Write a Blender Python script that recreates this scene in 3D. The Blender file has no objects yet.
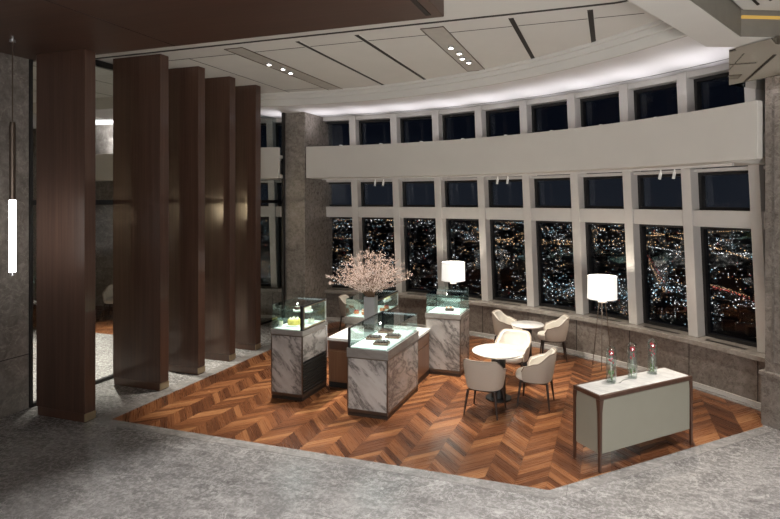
import bpy, bmesh, math, random
from mathutils import Vector, Matrix
random.seed(7)
S = bpy.context.scene
COL = S.collection
PI = math.pi
R_ = math.radians
sin, cos = math.sin, math.cos

# ------------------------------------------------------------------ helpers
class MB:
    """collects shapes in one bmesh"""
    def __init__(s): s.bm = bmesh.new()
    def hexa(s, p):
        v = [s.bm.verts.new(q) for q in p]
        for f in ((0,3,2,1),(4,5,6,7),(0,1,5,4),(1,2,6,5),(2,3,7,6),(3,0,4,7)):
            s.bm.faces.new([v[i] for i in f])
        return s
    def box(s, x0, x1, y0, y1, z0, z1):
        return s.hexa([(x0,y0,z0),(x1,y0,z0),(x1,y1,z0),(x0,y1,z0),(x0,y0,z1),(x1,y0,z1),(x1,y1,z1),(x0,y1,z1)])
    def prism(s, poly, z0, z1):
        n = len(poly)
        a = [s.bm.verts.new((x,y,z0)) for x,y in poly]
        b = [s.bm.verts.new((x,y,z1)) for x,y in poly]
        s.bm.faces.new(a[::-1]); s.bm.faces.new(b)
        for i in range(n):
            j = (i+1) % n
            s.bm.faces.new((a[i],a[j],b[j],b[i]))
        return s
    def sector(s, r0, r1, t0, t1, z0, z1, n=None):
        """ring sector about the room's arc centre; t in degrees from +y"""
        n = n or max(2, int(abs(t1-t0)/1.4))
        rows = []
        for i in range(n+1):
            t = R_(t0+(t1-t0)*i/n)
            rows.append([s.bm.verts.new((AC[0]+r*sin(t), AC[1]+r*cos(t), z)) for r,z in ((r0,z0),(r1,z0),(r1,z1),(r0,z1))])
        s.bm.faces.new(rows[0][::-1]); s.bm.faces.new(rows[-1])
        for i in range(n):
            a, b = rows[i], rows[i+1]
            for k in range(4):
                l = (k+1) % 4
                s.bm.faces.new((a[k],a[l],b[l],b[k]))
        return s
    def lathe(s, prof, c=(0,0,0), n=32, cap=True):
        rings = []
        for r, z in prof:
            if r < 1e-6:
                rings.append([s.bm.verts.new((c[0],c[1],c[2]+z))])
            else:
                rings.append([s.bm.verts.new((c[0]+r*cos(2*PI*i/n), c[1]+r*sin(2*PI*i/n), c[2]+z)) for i in range(n)])
        for a, b in zip(rings, rings[1:]):
            for i in range(n):
                j = (i+1) % n
                if len(a) == 1 and len(b) == 1: continue
                if len(a) == 1: s.bm.faces.new((a[0],b[i],b[j]))
                elif len(b) == 1: s.bm.faces.new((a[i],a[j],b[0]))
                else: s.bm.faces.new((a[i],a[j],b[j],b[i]))
        if cap:
            if len(rings[0]) > 1: s.bm.faces.new(rings[0][::-1])
            if len(rings[-1]) > 1: s.bm.faces.new(rings[-1])
        return s
    def tube(s, pts, rad, n=8):
        pts = [Vector(p) for p in pts]
        if not isinstance(rad, (list, tuple)): rad = [rad]*len(pts)
        rings = []
        for i, p in enumerate(pts):
            d = (pts[min(i+1,len(pts)-1)] - pts[max(i-1,0)]).normalized()
            u = d.cross(Vector((0,0,1)) if abs(d.z) < .9 else Vector((1,0,0))).normalized()
            w = d.cross(u)
            rings.append([s.bm.verts.new(p + (u*cos(2*PI*k/n) + w*sin(2*PI*k/n))*rad[i]) for k in range(n)])
        s.bm.faces.new(rings[0][::-1]); s.bm.faces.new(rings[-1])
        for a, b in zip(rings, rings[1:]):
            for k in range(n):
                l = (k+1) % n
                s.bm.faces.new((a[k],a[l],b[l],b[k]))
        return s
    def blob(s, c, r, sub=1, jit=0.0, scale=(1,1,1)):
        g = bmesh.ops.create_icosphere(s.bm, subdivisions=sub, radius=1)
        for v in g['verts']:
            k = 1 + random.uniform(-jit, jit)
            v.co = Vector((c[0]+v.co.x*r*scale[0]*k, c[1]+v.co.y*r*scale[1]*k, c[2]+v.co.z*r*scale[2]*k))
        return s
    def rot(s, ang, c=(0,0)):
        M = Matrix.Translation((c[0],c[1],0)) @ Matrix.Rotation(ang,4,'Z') @ Matrix.Translation((-c[0],-c[1],0))
        bmesh.ops.transform(s.bm, matrix=M, verts=s.bm.verts)
        return s
    def build(s, name, mat, parent=None, bevel=0, smooth=False, loc=None, subd=0):
        bmesh.ops.recalc_face_normals(s.bm, faces=s.bm.faces)
        me = bpy.data.meshes.new(name)
        s.bm.to_mesh(me); s.bm.free()
        if smooth:
            for p in me.polygons: p.use_smooth = True
        me.materials.append(mat)
        o = bpy.data.objects.new(name, me); COL.objects.link(o)
        if parent: o.parent = parent
        if loc: o.location = loc
        if bevel:
            m = o.modifiers.new('bevel','BEVEL'); m.width = bevel; m.segments = 2; m.limit_method = 'ANGLE'; m.angle_limit = R_(40)
        if subd:
            m = o.modifiers.new('sub','SUBSURF'); m.levels = subd; m.render_levels = subd
        if smooth and not subd:
            try:
                m = o.modifiers.new('es','EDGE_SPLIT'); m.split_angle = R_(42)
            except Exception: pass
        return o

def struct(o): o['kind'] = 'structure'; return o
def tag(o, label, cat, group=None):
    o['label'] = label; o['category'] = cat
    if group: o['group'] = group
    return o
def thing(name, label, cat, loc=(0,0,0), rz=0, group=None):
    o = bpy.data.objects.new(name, None); COL.objects.link(o)
    o.empty_display_size = .1
    o.location = loc; o.rotation_euler = (0,0,rz)
    return tag(o, label, cat, group)
def dup(o, loc=None, rz=None, label=None, group=None, parent=None):
    c = o.copy(); COL.objects.link(c)
    if parent: c.parent = parent
    if loc is not None: c.location = loc
    if rz is not None: c.rotation_euler = (0,0,rz)
    if label: c['label'] = label
    if group: c['group'] = group
    for ch in list(o.children): dup(ch, parent=c)
    return c

# ------------------------------------------------------------------ materials
def nmat(name):
    m = bpy.data.materials.new(name); m.use_nodes = True
    nt = m.node_tree; nt.nodes.clear()
    out = nt.nodes.new('ShaderNodeOutputMaterial')
    return m, nt, out
def N(nt, typ, **kw):
    n = nt.nodes.new(typ)
    for k, v in kw.items():
        if k.startswith('i_'): n.inputs[k[2:].replace('_',' ')].default_value = v
        else: setattr(n, k, v)
    return n
def L(nt, a, b): nt.links.new(a, b)
def bsdf(nt, out, color=(.5,.5,.5), rough=.5, metal=0, spec=.5, coat=0, coat_rough=.1):
    b = nt.nodes.new('ShaderNodeBsdfPrincipled')
    b.inputs['Base Color'].default_value = (*color,1)
    b.inputs['Roughness'].default_value = rough
    b.inputs['Metallic'].default_value = metal
    b.inputs['Specular IOR Level'].default_value = spec
    b.inputs['Coat Weight'].default_value = coat
    b.inputs['Coat Roughness'].default_value = coat_rough
    L(nt, b.outputs[0], out.inputs[0])
    return b
def math_(nt, op, a, b=None, c=None):
    n = nt.nodes.new('ShaderNodeMath'); n.operation = op
    for i, v in enumerate((a,b,c)):
        if v is None: continue
        if isinstance(v, (int,float)): n.inputs[i].default_value = v
        else: L(nt, v, n.inputs[i])
    return n.outputs[0]
def ramp(nt, fac, stops):
    r = nt.nodes.new('ShaderNodeValToRGB')
    e = r.color_ramp.elements
    while len(e) < len(stops): e.new(.5)
    for el, (p, c) in zip(e, stops): el.position = p; el.color = (*c,1)
    L(nt, fac, r.inputs[0]); return r.outputs[0]
def noise(nt, vec, scale, detail=4, rough=.55, dist=0):
    n = nt.nodes.new('ShaderNodeTexNoise')
    n.inputs['Scale'].default_value = scale; n.inputs['Detail'].default_value = detail
    n.inputs['Roughness'].default_value = rough; n.inputs['Distortion'].default_value = dist
    if vec is not None: L(nt, vec, n.inputs['Vector'])
    return n.outputs['Fac']
def mapping(nt, scale=(1,1,1), rot=(0,0,0), coord='Object', loc=(0,0,0)):
    t = nt.nodes.new('ShaderNodeTexCoord'); m = nt.nodes.new('ShaderNodeMapping')
    m.inputs['Scale'].default_value = scale; m.inputs['Rotation'].default_value = rot; m.inputs['Location'].default_value = loc
    L(nt, t.outputs[coord], m.inputs[0]); return m.outputs[0]
def mixc(nt, fac, a, b, mode='MIX'):
    n = nt.nodes.new('ShaderNodeMix'); n.data_type = 'RGBA'; n.blend_type = mode
    def put(sock, v):
        if isinstance(v, tuple): sock.default_value = (*v,1)
        else: L(nt, v, sock)
    if isinstance(fac, (int,float)): n.inputs[0].default_value = fac
    else: L(nt, fac, n.inputs[0])
    put(n.inputs[6], a); put(n.inputs[7], b)
    return n.outputs[2]
def bump(nt, b, h, strength=.1, dist=.01):
    n = nt.nodes.new('ShaderNodeBump'); n.inputs['Strength'].default_value = strength; n.inputs['Distance'].default_value = dist
    L(nt, h, n.inputs['Height']); L(nt, n.outputs[0], b.inputs['Normal'])

def m_plain(name, color, rough=.5, metal=0, spec=.5, coat=0, var=.06, nscale=6):
    m, nt, out = nmat(name); b = bsdf(nt, out, color, rough, metal, spec, coat)
    f = noise(nt, mapping(nt), nscale, 3)
    lo = tuple(c*(1-var) for c in color); hi = tuple(min(1,c*(1+var)) for c in color)
    L(nt, ramp(nt, f, [(.3,lo),(.7,hi)]), b.inputs['Base Color'])
    return m
def m_stone(name, base, light, dark, rough=.28, scale=1.0, vein=(.6,.58,.55), vein_amt=.5, spec=.5, joints=None):
    m, nt, out = nmat(name); b = bsdf(nt, out, base, rough, 0, spec)
    v = mapping(nt, (scale,)*3)
    big = noise(nt, v, 1.7, 6, .65, .5)
    ani = nt.nodes.new('ShaderNodeMapping'); ani.inputs['Rotation'].default_value = (.4,.3,.9); ani.inputs['Scale'].default_value = (1,3.2,2.2); L(nt, v, ani.inputs[0])
    wsp = noise(nt, ani.outputs[0], 3.4, 9, .72, .7)
    fine = noise(nt, v, 20, 9, .75, .3)
    f = math_(nt, 'ADD', math_(nt, 'ADD', math_(nt,'MULTIPLY',big,.22), math_(nt,'MULTIPLY',fine,.34)), math_(nt,'MULTIPLY',wsp,.44))
    c = ramp(nt, f, [(.385,dark),(.49,base),(.615,light)])
    vn = noise(nt, v, 2.6, 7, .62, 1.6)
    line = math_(nt,'ABSOLUTE', math_(nt,'SUBTRACT', vn, .5))
    msk = math_(nt,'MULTIPLY', ramp(nt, line, [(0,(1,1,1)),(.014,(.0,.0,.0))]), vein_amt)
    c = mixc(nt, msk, c, vein)
    sp = noise(nt, v, 60, 3, .7)
    c = mixc(nt, .12, c, ramp(nt, sp, [(.35,dark),(.65,light)]), 'MIX')
    if joints:
        sep = N(nt,'ShaderNodeSeparateXYZ'); L(nt, mapping(nt), sep.inputs[0])
        tot = None
        for ax, per, off in joints:
            fr = math_(nt,'FRACT', math_(nt,'ADD', math_(nt,'DIVIDE', sep.outputs[ax], per), off))
            ln = math_(nt,'LESS_THAN', fr, .006/per)
            tot = ln if tot is None else math_(nt,'MAXIMUM', tot, ln)
        c = mixc(nt, math_(nt,'MULTIPLY',tot,.6), c, tuple(x*.45 for x in dark))
    L(nt, c, b.inputs['Base Color'])
    L(nt, math_(nt,'ADD', math_(nt,'MULTIPLY', fine, .14), rough-.07), b.inputs['Roughness'])
    return m
def m_wood(name, c0, c1, rough=.35, coat=0, scale=1.0, vert=True, coat_rough=.15, spec=.5):
    m, nt, out = nmat(name); b = bsdf(nt, out, c0, rough, 0, spec, coat, coat_rough)
    sc = (38*scale,38*scale,.8*scale) if vert else (1.0*scale,30*scale,30*scale)
    v = mapping(nt, sc)
    f = noise(nt, v, 1, 5, .6, .3)
    v2 = mapping(nt, tuple(x*.18 for x in sc))
    g = noise(nt, v2, 1, 3, .5, .8)
    ff = math_(nt,'ADD', math_(nt,'MULTIPLY',f,.6), math_(nt,'MULTIPLY',g,.4))
    L(nt, ramp(nt, ff, [(.32,c0),(.68,c1)]), b.inputs['Base Color'])
    bump(nt, b, f, .05, .002)
    return m
def m_veined(name, base, vein, rough=.18, rot=.7, amt=.85, scale=1.0, shade=(.62,.6,.58)):
    """white marble with diagonal dark veins"""
    m, nt, out = nmat(name); b = bsdf(nt, out, base, rough, 0, .5)
    t_ = nt.nodes.new('ShaderNodeTexCoord')
    mr = nt.nodes.new('ShaderNodeMapping'); mr.inputs['Rotation'].default_value = (.35,-rot,.5); L(nt, t_.outputs['Object'], mr.inputs[0])
    ms = nt.nodes.new('ShaderNodeMapping'); ms.inputs['Scale'].default_value = (.75*scale,1.6*scale,4.2*scale); L(nt, mr.outputs[0], ms.inputs[0])
    v = ms.outputs[0]
    cl = noise(nt, v, 1.3, 6, .6, .3)
    c = ramp(nt, cl, [(.28,shade),(.62,base)])
    n1 = noise(nt, v, 1.1, 9, .62, .35)
    l1 = math_(nt,'ABSOLUTE', math_(nt,'SUBTRACT', n1, .46))
    k1 = ramp(nt, l1, [(0,(1,1,1)),(.018,(.5,.5,.5)),(.065,(0,0,0))])
    n2 = noise(nt, v, 2.6, 7, .62, .3)
    l2 = math_(nt,'ABSOLUTE', math_(nt,'SUBTRACT', n2, .40))
    k2 = ramp(nt, l2, [(0,(.6,.6,.6)),(.03,(0,0,0))])
    k = math_(nt,'MULTIPLY', math_(nt,'MAXIMUM', k1, k2), amt)
    L(nt, mixc(nt, k, c, vein), b.inputs['Base Color'])
    return m
def m_glass(name, tint=(.93,.97,.96), ior=1.45, rough=0.0, gain=1.0):
    m, nt, out = nmat(name)
    lw = N(nt,'ShaderNodeLayerWeight'); lw.inputs['Blend'].default_value = .5
    p5 = math_(nt,'POWER', lw.outputs['Facing'], 5.0)
    f0 = ((ior-1)/(ior+1))**2
    fres = math_(nt,'MINIMUM', math_(nt,'MULTIPLY', math_(nt,'ADD', f0, math_(nt,'MULTIPLY', p5, 1-f0)), gain), 1.0)
    tr = N(nt,'ShaderNodeBsdfTransparent'); tr.inputs[0].default_value = (*tint,1)
    gl = N(nt,'ShaderNodeBsdfGlossy'); gl.inputs['Roughness'].default_value = rough
    mx = N(nt,'ShaderNodeMixShader')
    L(nt, fres, mx.inputs[0]); L(nt, tr.outputs[0], mx.inputs[1]); L(nt, gl.outputs[0], mx.inputs[2])
    L(nt, mx.outputs[0], out.inputs[0])
    return m
def m_emit(name, color, strength, sample=True):
    m, nt, out = nmat(name)
    e = N(nt,'ShaderNodeEmission'); e.inputs[0].default_value = (*color,1); e.inputs[1].default_value = strength
    L(nt, e.outputs[0], out.inputs[0])
    if not sample: m.cycles.emission_sampling = 'NONE'
    return m
def m_shade(name):
    m, nt, out = nmat(name)
    b = bsdf(nt, out, (.85,.84,.8), .8)
    f = noise(nt, mapping(nt,(1,1,1)), 160, 2)
    b.inputs['Emission Color'].default_value = (1,.97,.9,1)
    L(nt, math_(nt,'ADD', math_(nt,'MULTIPLY', f, .12), .33), b.inputs['Emission Strength'])
    return m
def m_parquet():
    m, nt, out = nmat('parquet'); b = bsdf(nt, out, (.3,.14,.06), .33, 0, .45, .08, .2)
    sep = N(nt,'ShaderNodeSeparateXYZ'); L(nt, mapping(nt), sep.inputs[0])
    x, y = sep.outputs[0], sep.outputs[1]
    W, PWD = .335, .118
    col = math_(nt,'FLOOR', math_(nt,'DIVIDE', x, W))
    tri = math_(nt,'PINGPONG', x, W)
    t = math_(nt,'ADD', y, math_(nt,'MULTIPLY', tri, 1.0))
    q = math_(nt,'DIVIDE', t, PWD)
    idx = math_(nt,'FLOOR', q)
    fr = math_(nt,'FRACT', q)
    comb = N(nt,'ShaderNodeCombineXYZ'); L(nt, col, comb.inputs[0]); L(nt, idx, comb.inputs[1])
    wn = N(nt,'ShaderNodeTexWhiteNoise'); wn.noise_dimensions = '2D'; L(nt, comb.outputs[0], wn.inputs['Vector'])
    rnd = wn.outputs['Value']
    g = N(nt,'ShaderNodeCombineXYZ')
    L(nt, math_(nt,'MULTIPLY', t, 55), g.inputs[0]); L(nt, math_(nt,'MULTIPLY', tri, 3.2), g.inputs[1]); L(nt, math_(nt,'MULTIPLY', math_(nt,'ADD', rnd, col), 31.7), g.inputs[2])
    gr = noise(nt, g.outputs[0], 1.0, 5, .6, .5)
    alt_sheen = math_(nt,'MULTIPLY', math_(nt,'FLOORED_MODULO', col, 2.0), .14)  # every other column lighter, the grain's sheen put into the colour
    f = math_(nt,'ADD', math_(nt,'ADD', math_(nt,'MULTIPLY', rnd, .62), math_(nt,'MULTIPLY', gr, .34)), math_(nt,'SUBTRACT', alt_sheen, .06))
    c = ramp(nt, f, [(.08,(.060,.021,.010)),(.4,(.135,.049,.020)),(.68,(.225,.088,.035)),(.98,(.38,.18,.075))])
    e1 = math_(nt,'LESS_THAN', fr, .025)
    xf = math_(nt,'FRACT', math_(nt,'DIVIDE', x, W))
    e2 = math_(nt,'LESS_THAN', xf, .012)
    c = mixc(nt, math_(nt,'MULTIPLY', math_(nt,'MAXIMUM', e1, e2), .6), c, (.03,.012,.006))
    L(nt, c, b.inputs['Base Color'])
    L(nt, math_(nt,'ADD', .22, math_(nt,'MULTIPLY', gr, .12)), b.inputs['Roughness'])
    bump(nt, b, gr, .06, .002)
    return m

M = {}
M['floor'] = m_stone('grey_marble', (.205,.193,.187), (.39,.37,.357), (.10,.092,.09), .27, 1.0, (.62,.60,.57), .7)
M['border'] = m_stone('border_marble', (.24,.225,.215), (.42,.40,.38), (.14,.13,.125), .25, 1.3, (.6,.58,.55), .5, joints=((0,1.5,.3),))
M['wallstone'] = m_stone('brown_marble', (.16,.138,.12), (.29,.26,.235), (.085,.071,.061), .3, .6, (.42,.38,.33), .5)
M['dado'] = m_stone('dado_marble', (.20,.172,.15), (.31,.275,.245), (.125,.105,.09), .28, .65, (.45,.41,.36), .45)
M['sill'] = m_stone('sill_marble', (.30,.27,.24), (.42,.39,.35), (.22,.197,.172), .22, .7, (.55,.5,.45), .4)
M['parquet'] = m_parquet()
M['fin'] = m_wood('fin_walnut', (.046,.023,.0155), (.088,.046,.032), .38, .5, 1.0, True, .11, .25)
M['canopy'] = m_wood('canopy_walnut', (.050,.024,.016), (.080,.040,.026), .42, 0, .7, False)
M['walnut'] = m_wood('counter_walnut', (.13,.060,.030), (.22,.11,.06), .35, .2, 1.0, True)
M['walnut_dark'] = m_wood('frame_walnut', (.052,.023,.014), (.092,.042,.025), .35, .3, 1.0, True)
M['legwood'] = m_wood('leg_wood', (.022,.012,.009), (.045,.026,.018), .4, .1, 2.0, True)
M['ceiling'] = m_plain('ceiling_paint', (.57,.55,.515), .8, 0, .3, var=.02, nscale=2)
M['channel'] = m_plain('channel_paint', (.40,.37,.33), .6)
M['fascia'] = m_plain('fascia_shaded', (.16,.145,.12), .6)  # darker than the ceiling: shade of the ring's inner face put into colour
M['soffit'] = m_plain('soffit_paint', (.72,.70,.69), .75, 0, .3, var=.015, nscale=2)
M['band'] = m_plain('band_paint', (.56,.53,.485), .6, 0, .35, var=.02, nscale=2)
M['mullion'] = m_plain('mullion_paint', (.60,.57,.54), .5, 0, .4, var=.02)
M['black'] = m_plain('black_metal', (.012,.011,.011), .4, 0, .5)
M['slot'] = m_plain('slot_dark', (.018,.014,.011), .7)
M['bronze'] = m_plain('bronze_metal', (.16,.125,.10), .35, .85)
M['bronze_dark'] = m_plain('dark_bronze', (.07,.055,.045), .4, .7)
M['brass'] = m_plain('brass_metal', (.42,.33,.22), .3, .9)
M['steel'] = m_plain('brushed_steel', (.62,.62,.63), .32, .9)
M['glass'] = m_glass('case_glass', (.90,.965,.955), 1.45, 0, 1.5)
M['vglass'] = m_glass('vase_glass', (.93,.97,.96), 1.5, 0, 2.4)
M['window'] = m_glass('window_glass', (.82,.86,.91), 1.5, 0, .55)
M['screen'] = m_glass('screen_glass', (.80,.83,.83), 1.5, 0, 1.0)
M['marble'] = m_veined('white_marble', (.43,.395,.37), (.035,.03,.03), rot=.75, shade=(.27,.245,.225), amt=.75)
M['marble_grey'] = m_veined('rim_marble', (.24,.22,.20), (.16,.14,.13), .2, .2, .7, 1.6, (.15,.135,.125))
M['marble_top'] = m_veined('table_marble', (.84,.83,.81), (.5,.5,.5), .15, .9, .45, 1.2, (.78,.77,.75))
M['fabric'] = m_plain('beige_fabric', (.50,.435,.37), .85, 0, .2, var=.07, nscale=220)
M['leather'] = m_plain('cream_leather', (.76,.72,.65), .5, 0, .4, var=.03, nscale=12)
M['piping'] = m_plain('dark_piping', (.20,.16,.13), .6)
M['shade'] = m_shade('lamp_shade')
M['tube'] = m_emit('tube_glow', (1,.97,.92), 9)
M['bulb'] = m_emit('spot_lens', (1,.95,.86), 30, False)
M['led'] = m_emit('led_strip', (.93,1,.98), .7, False)
M['gold'] = m_emit('cove_strip', (1,.62,.16), .28)
M['deck'] = m_plain('white_deck', (.80,.84,.82), .35)
M['panel'] = m_plain('sage_lacquer', (.26,.248,.20), .32, 0, .5, .3, var=.015)
M['mirror'] = m_plain('tinted_mirror', (.55,.52,.47), .03, 1.0, var=.01)
M['petal'] = m_plain('pink_petal', (.66,.535,.485), .7, 0, .2, var=.25, nscale=40)
M['twig'] = m_plain('brown_twig', (.17,.10,.06), .8)
M['red'] = m_plain('red_petal', (.62,.04,.06), .55, 0, .3, var=.2)
M['green'] = m_plain('leaf_green', (.12,.22,.06), .55, 0, .3, var=.2)
M['choc'] = m_plain('chocolate', (.045,.016,.010), .4, var=.3, nscale=50)
M['choctray'] = m_plain('box_brown', (.22,.12,.08), .5)
M['yellow'] = m_plain('yellow_sponge', (.78,.62,.16), .7, var=.2, nscale=50)
M['cream'] = m_plain('cream_icing', (.80,.72,.60), .6, var=.1)
M['orange'] = m_plain('orange_glaze', (.70,.26,.12), .4, var=.25, nscale=40)
M['tray'] = m_plain('dark_tray', (.05,.04,.035), .4)
M['plate'] = m_plain('white_plate', (.85,.85,.83), .3)

# ------------------------------------------------------------------ geometry of the room
AC = (-5.873, 1.463)                     # centre of the window arc
T0, DT = -7.50, 5.8531                 # mullion angles
RS = 11.35                               # mullion face radius at sill height
LEAN = .079
ZC, ZS = 5.47, 5.22                      # ceiling, soffit
def arc(r, t, z=0): t = R_(t); return (AC[0]+r*sin(t), AC[1]+r*cos(t), z)
def arcpts(r, t0, t1, n):
    return [arc(r, t0+(t1-t0)*i/n)[:2] for i in range(n+1)]
TL, TE = -25.5, 48.2

# floor
struct(MB().box(-17,7,-7,13.4,-.12,0).build('floor', M['floor']))
pq = [(-6.70,5.93),(-.63,5.95),(1.97,8.55)] + [arc(11.2,t)[:2] for t in [45.5-i*1.5 for i in range(0,35)] if arc(11.2,t)[0] > -6.7] + [(-6.7,12.6)]
struct(MB().prism(pq,.0005,.004).build('floor_parquet', M['parquet']))
d = .707
bd = [(-6.70,5.93),(-6.70,5.77),(-.56,5.79),(2.05,8.40),(1.97,8.55),(-.63,5.95)]
struct(MB().prism(bd,.0004,.0045).build('floor_border', M['border']))
struct(MB().box(-6.95,-6.70,5.77,11.4,.0004,.0042).build('floor_border', M['border']))

# ceiling slab of the lounge and the lobby (outer edge follows the arc)
ce = arcpts(9.16, TL, 62, 60) + [(7,4.5),(7,-7),(-17,-7),(-17,arc(9.16,TL)[1])]
struct(MB().prism(ce, ZC, ZC+.12).build('ceiling', M['ceiling']))
f = MB()
f.sector(9.05,9.11,TL,TE,ZC-.05,ZC+.10,64)
f.sector(9.11,9.17,TL,TE,ZC-.13,ZC+.10,64)
f.sector(9.17,9.23,TL,TE,ZS-.02,ZC+.10,64)
struct(f.build('trim_1', M['ceiling'], bevel=.012))
struct(MB().sector(9.232,9.265,TL,TE,ZS-.006,ZS+.05,64).build('trim_2', M['slot']))
struct(MB().sector(9.265,11.75,TL,TE,ZS,ZS+.1,64).build('ceiling_soffit', M['soffit']))
x0, y0 = arc(9.23,TL)[:2]
struct(MB().box(-17,x0+.6,y0-.1,12.9,ZS,ZS+.1).build('ceiling_soffit', M['soffit']))
struct(MB().box(-17,x0+.1,y0-.16,y0-.10,ZS-.02,ZC+.1).build('trim_18', M['ceiling']))
# thin joints in the soffit and the ceiling
struct(MB().sector(10.80,10.815,TL,TE,ZS-.004,ZS+.002,64).build('trim_3', M['slot']))
g = MB()
g.box(-8.2,-.35,6.93,6.98,ZC-.006,ZC+.002)
pa = [(-.35,6.955),(.05,6.95),(.17,6.92),(.24,6.85),(.26,6.6)]
for a, b in zip(pa, pa[1:]):
    dx, dy = b[0]-a[0], b[1]-a[1]; l = math.hypot(dx,dy); nx, ny = -dy/l*.025, dx/l*.025
    g.prism([(a[0]-nx,a[1]-ny),(b[0]-nx,b[1]-ny),(b[0]+nx,b[1]+ny),(a[0]+nx,a[1]+ny)], ZC-.006, ZC+.002)
struct(g.build('trim_4', M['slot']))
g = MB()
for a, b in ((-8.2,-5.78),(-5.42,-2.52),(-2.18,.4)): g.box(a,b,7.445,7.46,ZC-.003,ZC+.002)
g.box(-6.73,-6.715,7.45,10.6,ZC-.003,ZC+.002)
for xx in (-8.6,-9.7,-10.8,-11.9): g.box(xx,xx+.02,6.5,9.7,ZC-.003,ZC+.002)
g.box(-6.7,-5.78,10.25,10.262,ZC-.003,ZC+.002)
struct(g.build('trim_5', M['slot']))

# wood canopy above the entrance side
c = MB(); c.box(-8.6,-1.82,-3,6.02,5.20,5.46)
struct(c.build('ceiling_canopy', M['canopy'], bevel=.008))
c = MB(); c.box(-5.645,-5.635,-3,6.0,5.196,5.201); c.box(-8.5,-1.85,3.6,3.61,5.196,5.201)
struct(c.build('trim_6', M['slot']))
tag(MB().box(-2.0,-1.94,3.9,5.9,5.193,5.201).build('canopy_slot_vent', M['slot']), 'dark slot vent in the underside of the walnut canopy near its right end', 'vent')

# octagonal ring soffit around the lobby
a1, a2 = R_(26), R_(67.5)
O1 = Vector((1.16,7.85)); d1 = Vector((sin(a1),cos(a1))); d2 = Vector((sin(a2),cos(a2)))
n1 = Vector((d1.y,-d1.x)); n2 = Vector((d2.y,-d2.x))
w = .44
bis = (n1+n2).normalized()
I1 = O1 + bis*(w/cos(R_(22.5)))
O0 = O1 - d1*7; I0 = I1 - d1*7; O2 = O1 + d2*5; I2 = I1 + d2*5
def pl(*v): return [(q.x,q.y) for q in v]
struct(MB().prism(pl(O0,O1,O2,I2,I1,I0), 5.08, 5.46).build('ceiling_ring', M['ceiling'], bevel=.01))
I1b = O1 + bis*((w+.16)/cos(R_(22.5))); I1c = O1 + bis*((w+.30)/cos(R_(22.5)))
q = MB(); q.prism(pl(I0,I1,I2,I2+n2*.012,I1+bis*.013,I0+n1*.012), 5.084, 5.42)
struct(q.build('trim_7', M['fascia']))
q = MB()
Ig = I1+bis*.0135; q.prism(pl(Ig,Ig+d2*4.8,Ig+d2*4.8+n2*.02,Ig+bis*.021), 5.30, 5.335)
tag(q.build('cove_light_strip', M['gold']), 'warm golden cove light strip in the octagonal ceiling ring, top right', 'light')
Ih = I1+bis*.04; q = MB(); q.prism(pl(Ih-d1*7, Ih, Ih+d2*5, Ih+d2*5+n2*4, Ih-d1*7+n1*4), 5.40, 5.45)
struct(q.build('ceiling_inner', M['ceiling']))
q = MB()
for k in (.20,.34):
    a = O1+bis*((w+k)/cos(R_(22.5)))
    q.prism(pl(a-d1*6,a,a+n1*.03-d1*.02,a+n1*.03-d1*6), 5.392, 5.402)
struct(q.build('trim_8', M['slot']))

# mirrored bulkhead box against the right column
A = Vector((1.46,8.03)); e1 = Vector((d,-d)); e2 = Vector((d,d))
struct(MB().prism(pl(A, A+e1*2.4, A+e1*2.4+e2*.80, A+e2*.80), 4.60, 5.07).build('trim_9', M['mirror'], bevel=.004))

# right stone column with plinth
K = Vector((2.02,8.66))
def colm(off, z0, z1): 
    k = K - e1*off - e2*off
    return MB().prism(pl(k, k+e1*(1.6+2*off), k+e1*(1.6+2*off)+e2*(1.4+2*off), k+e2*(1.4+2*off)), z0, z1)
struct(colm(0,.74,5.25).build('wall_column', M['dado'], bevel=.006))
struct(colm(.035,0,.68).build('wall_column_plinth', M['dado'], bevel=.006))
struct(colm(.06,.68,.74).build('trim_10', M['dado'], bevel=.012))
q = MB()
def onface(s0,s1,z0,z1,out=.012): q.prism(pl(K+e1*s0-e2*out, K+e1*s1-e2*out, K+e1*s1+e2*.002, K+e1*s0+e2*.002), z0, z1)
onface(.10,.13,.86,4.55); onface(1.47,1.5,.86,4.55); onface(.13,1.47,.86,.89); onface(.13,1.47,4.52,4.55)
struct(q.build('trim_11', M['wallstone']))

# left stone pier
struct(MB().box(-7.56,-7.0,11.58,12.95,0,ZS).build('wall_pier', M['dado'], bevel=.01))
struct(MB().box(-7.60,-7.54,11.50,11.57,0,ZS).build('trim_12', M['black']))

# window wall: dado, sill, baseboard, shelf band
struct(MB().sector(11.20,11.75,TL,58,0,.70,64).build('wall_dado', M['dado']))
g = MB()
for k in range(-3,11):
    t = T0+DT*(k+.02); a = R_(t)
    p0 = Vector(arc(11.196,t-.03)[:2]); p1 = Vector(arc(11.196,t+.03)[:2]); p2 = Vector(arc(11.21,t+.03)[:2]); p3 = Vector(arc(11.21,t-.03)[:2])
    g.prism(pl(p0,p1,p2,p3), .07, .70)
struct(g.build('trim_13', M['slot']))
struct(MB().sector(11.13,11.80,TL,58,.70,.78,64).build('window_sill', M['sill'], bevel=.008))
struct(MB().sector(11.17,11.2,TL,58,.0045,.075,64).build('baseboard_window', M['mullion']))
struct(MB().sector(11.05,11.17,-6,48,.0042,.010,64).build('trim_14', M['border']))
sh = MB(); sh.sector(9.95,10.05,-5.6,50.0,3.62,4.36,64); sh.sector(10.05,11.1,-5.6,46.5,3.62,3.72,64); sh.sector(10.05,11.06,-5.6,46.5,4.1,4.18,64)
struct(sh.build('wall_band', M['band'], bevel=.01))
sh = MB(); sh.sector(9.95,10.05,TL,-9.6,3.62,4.36,24); sh.sector(10.05,11.1,TL,-9.6,3.62,3.72,24); sh.sector(10.05,11.06,TL,-9.6,4.1,4.18,24)
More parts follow.
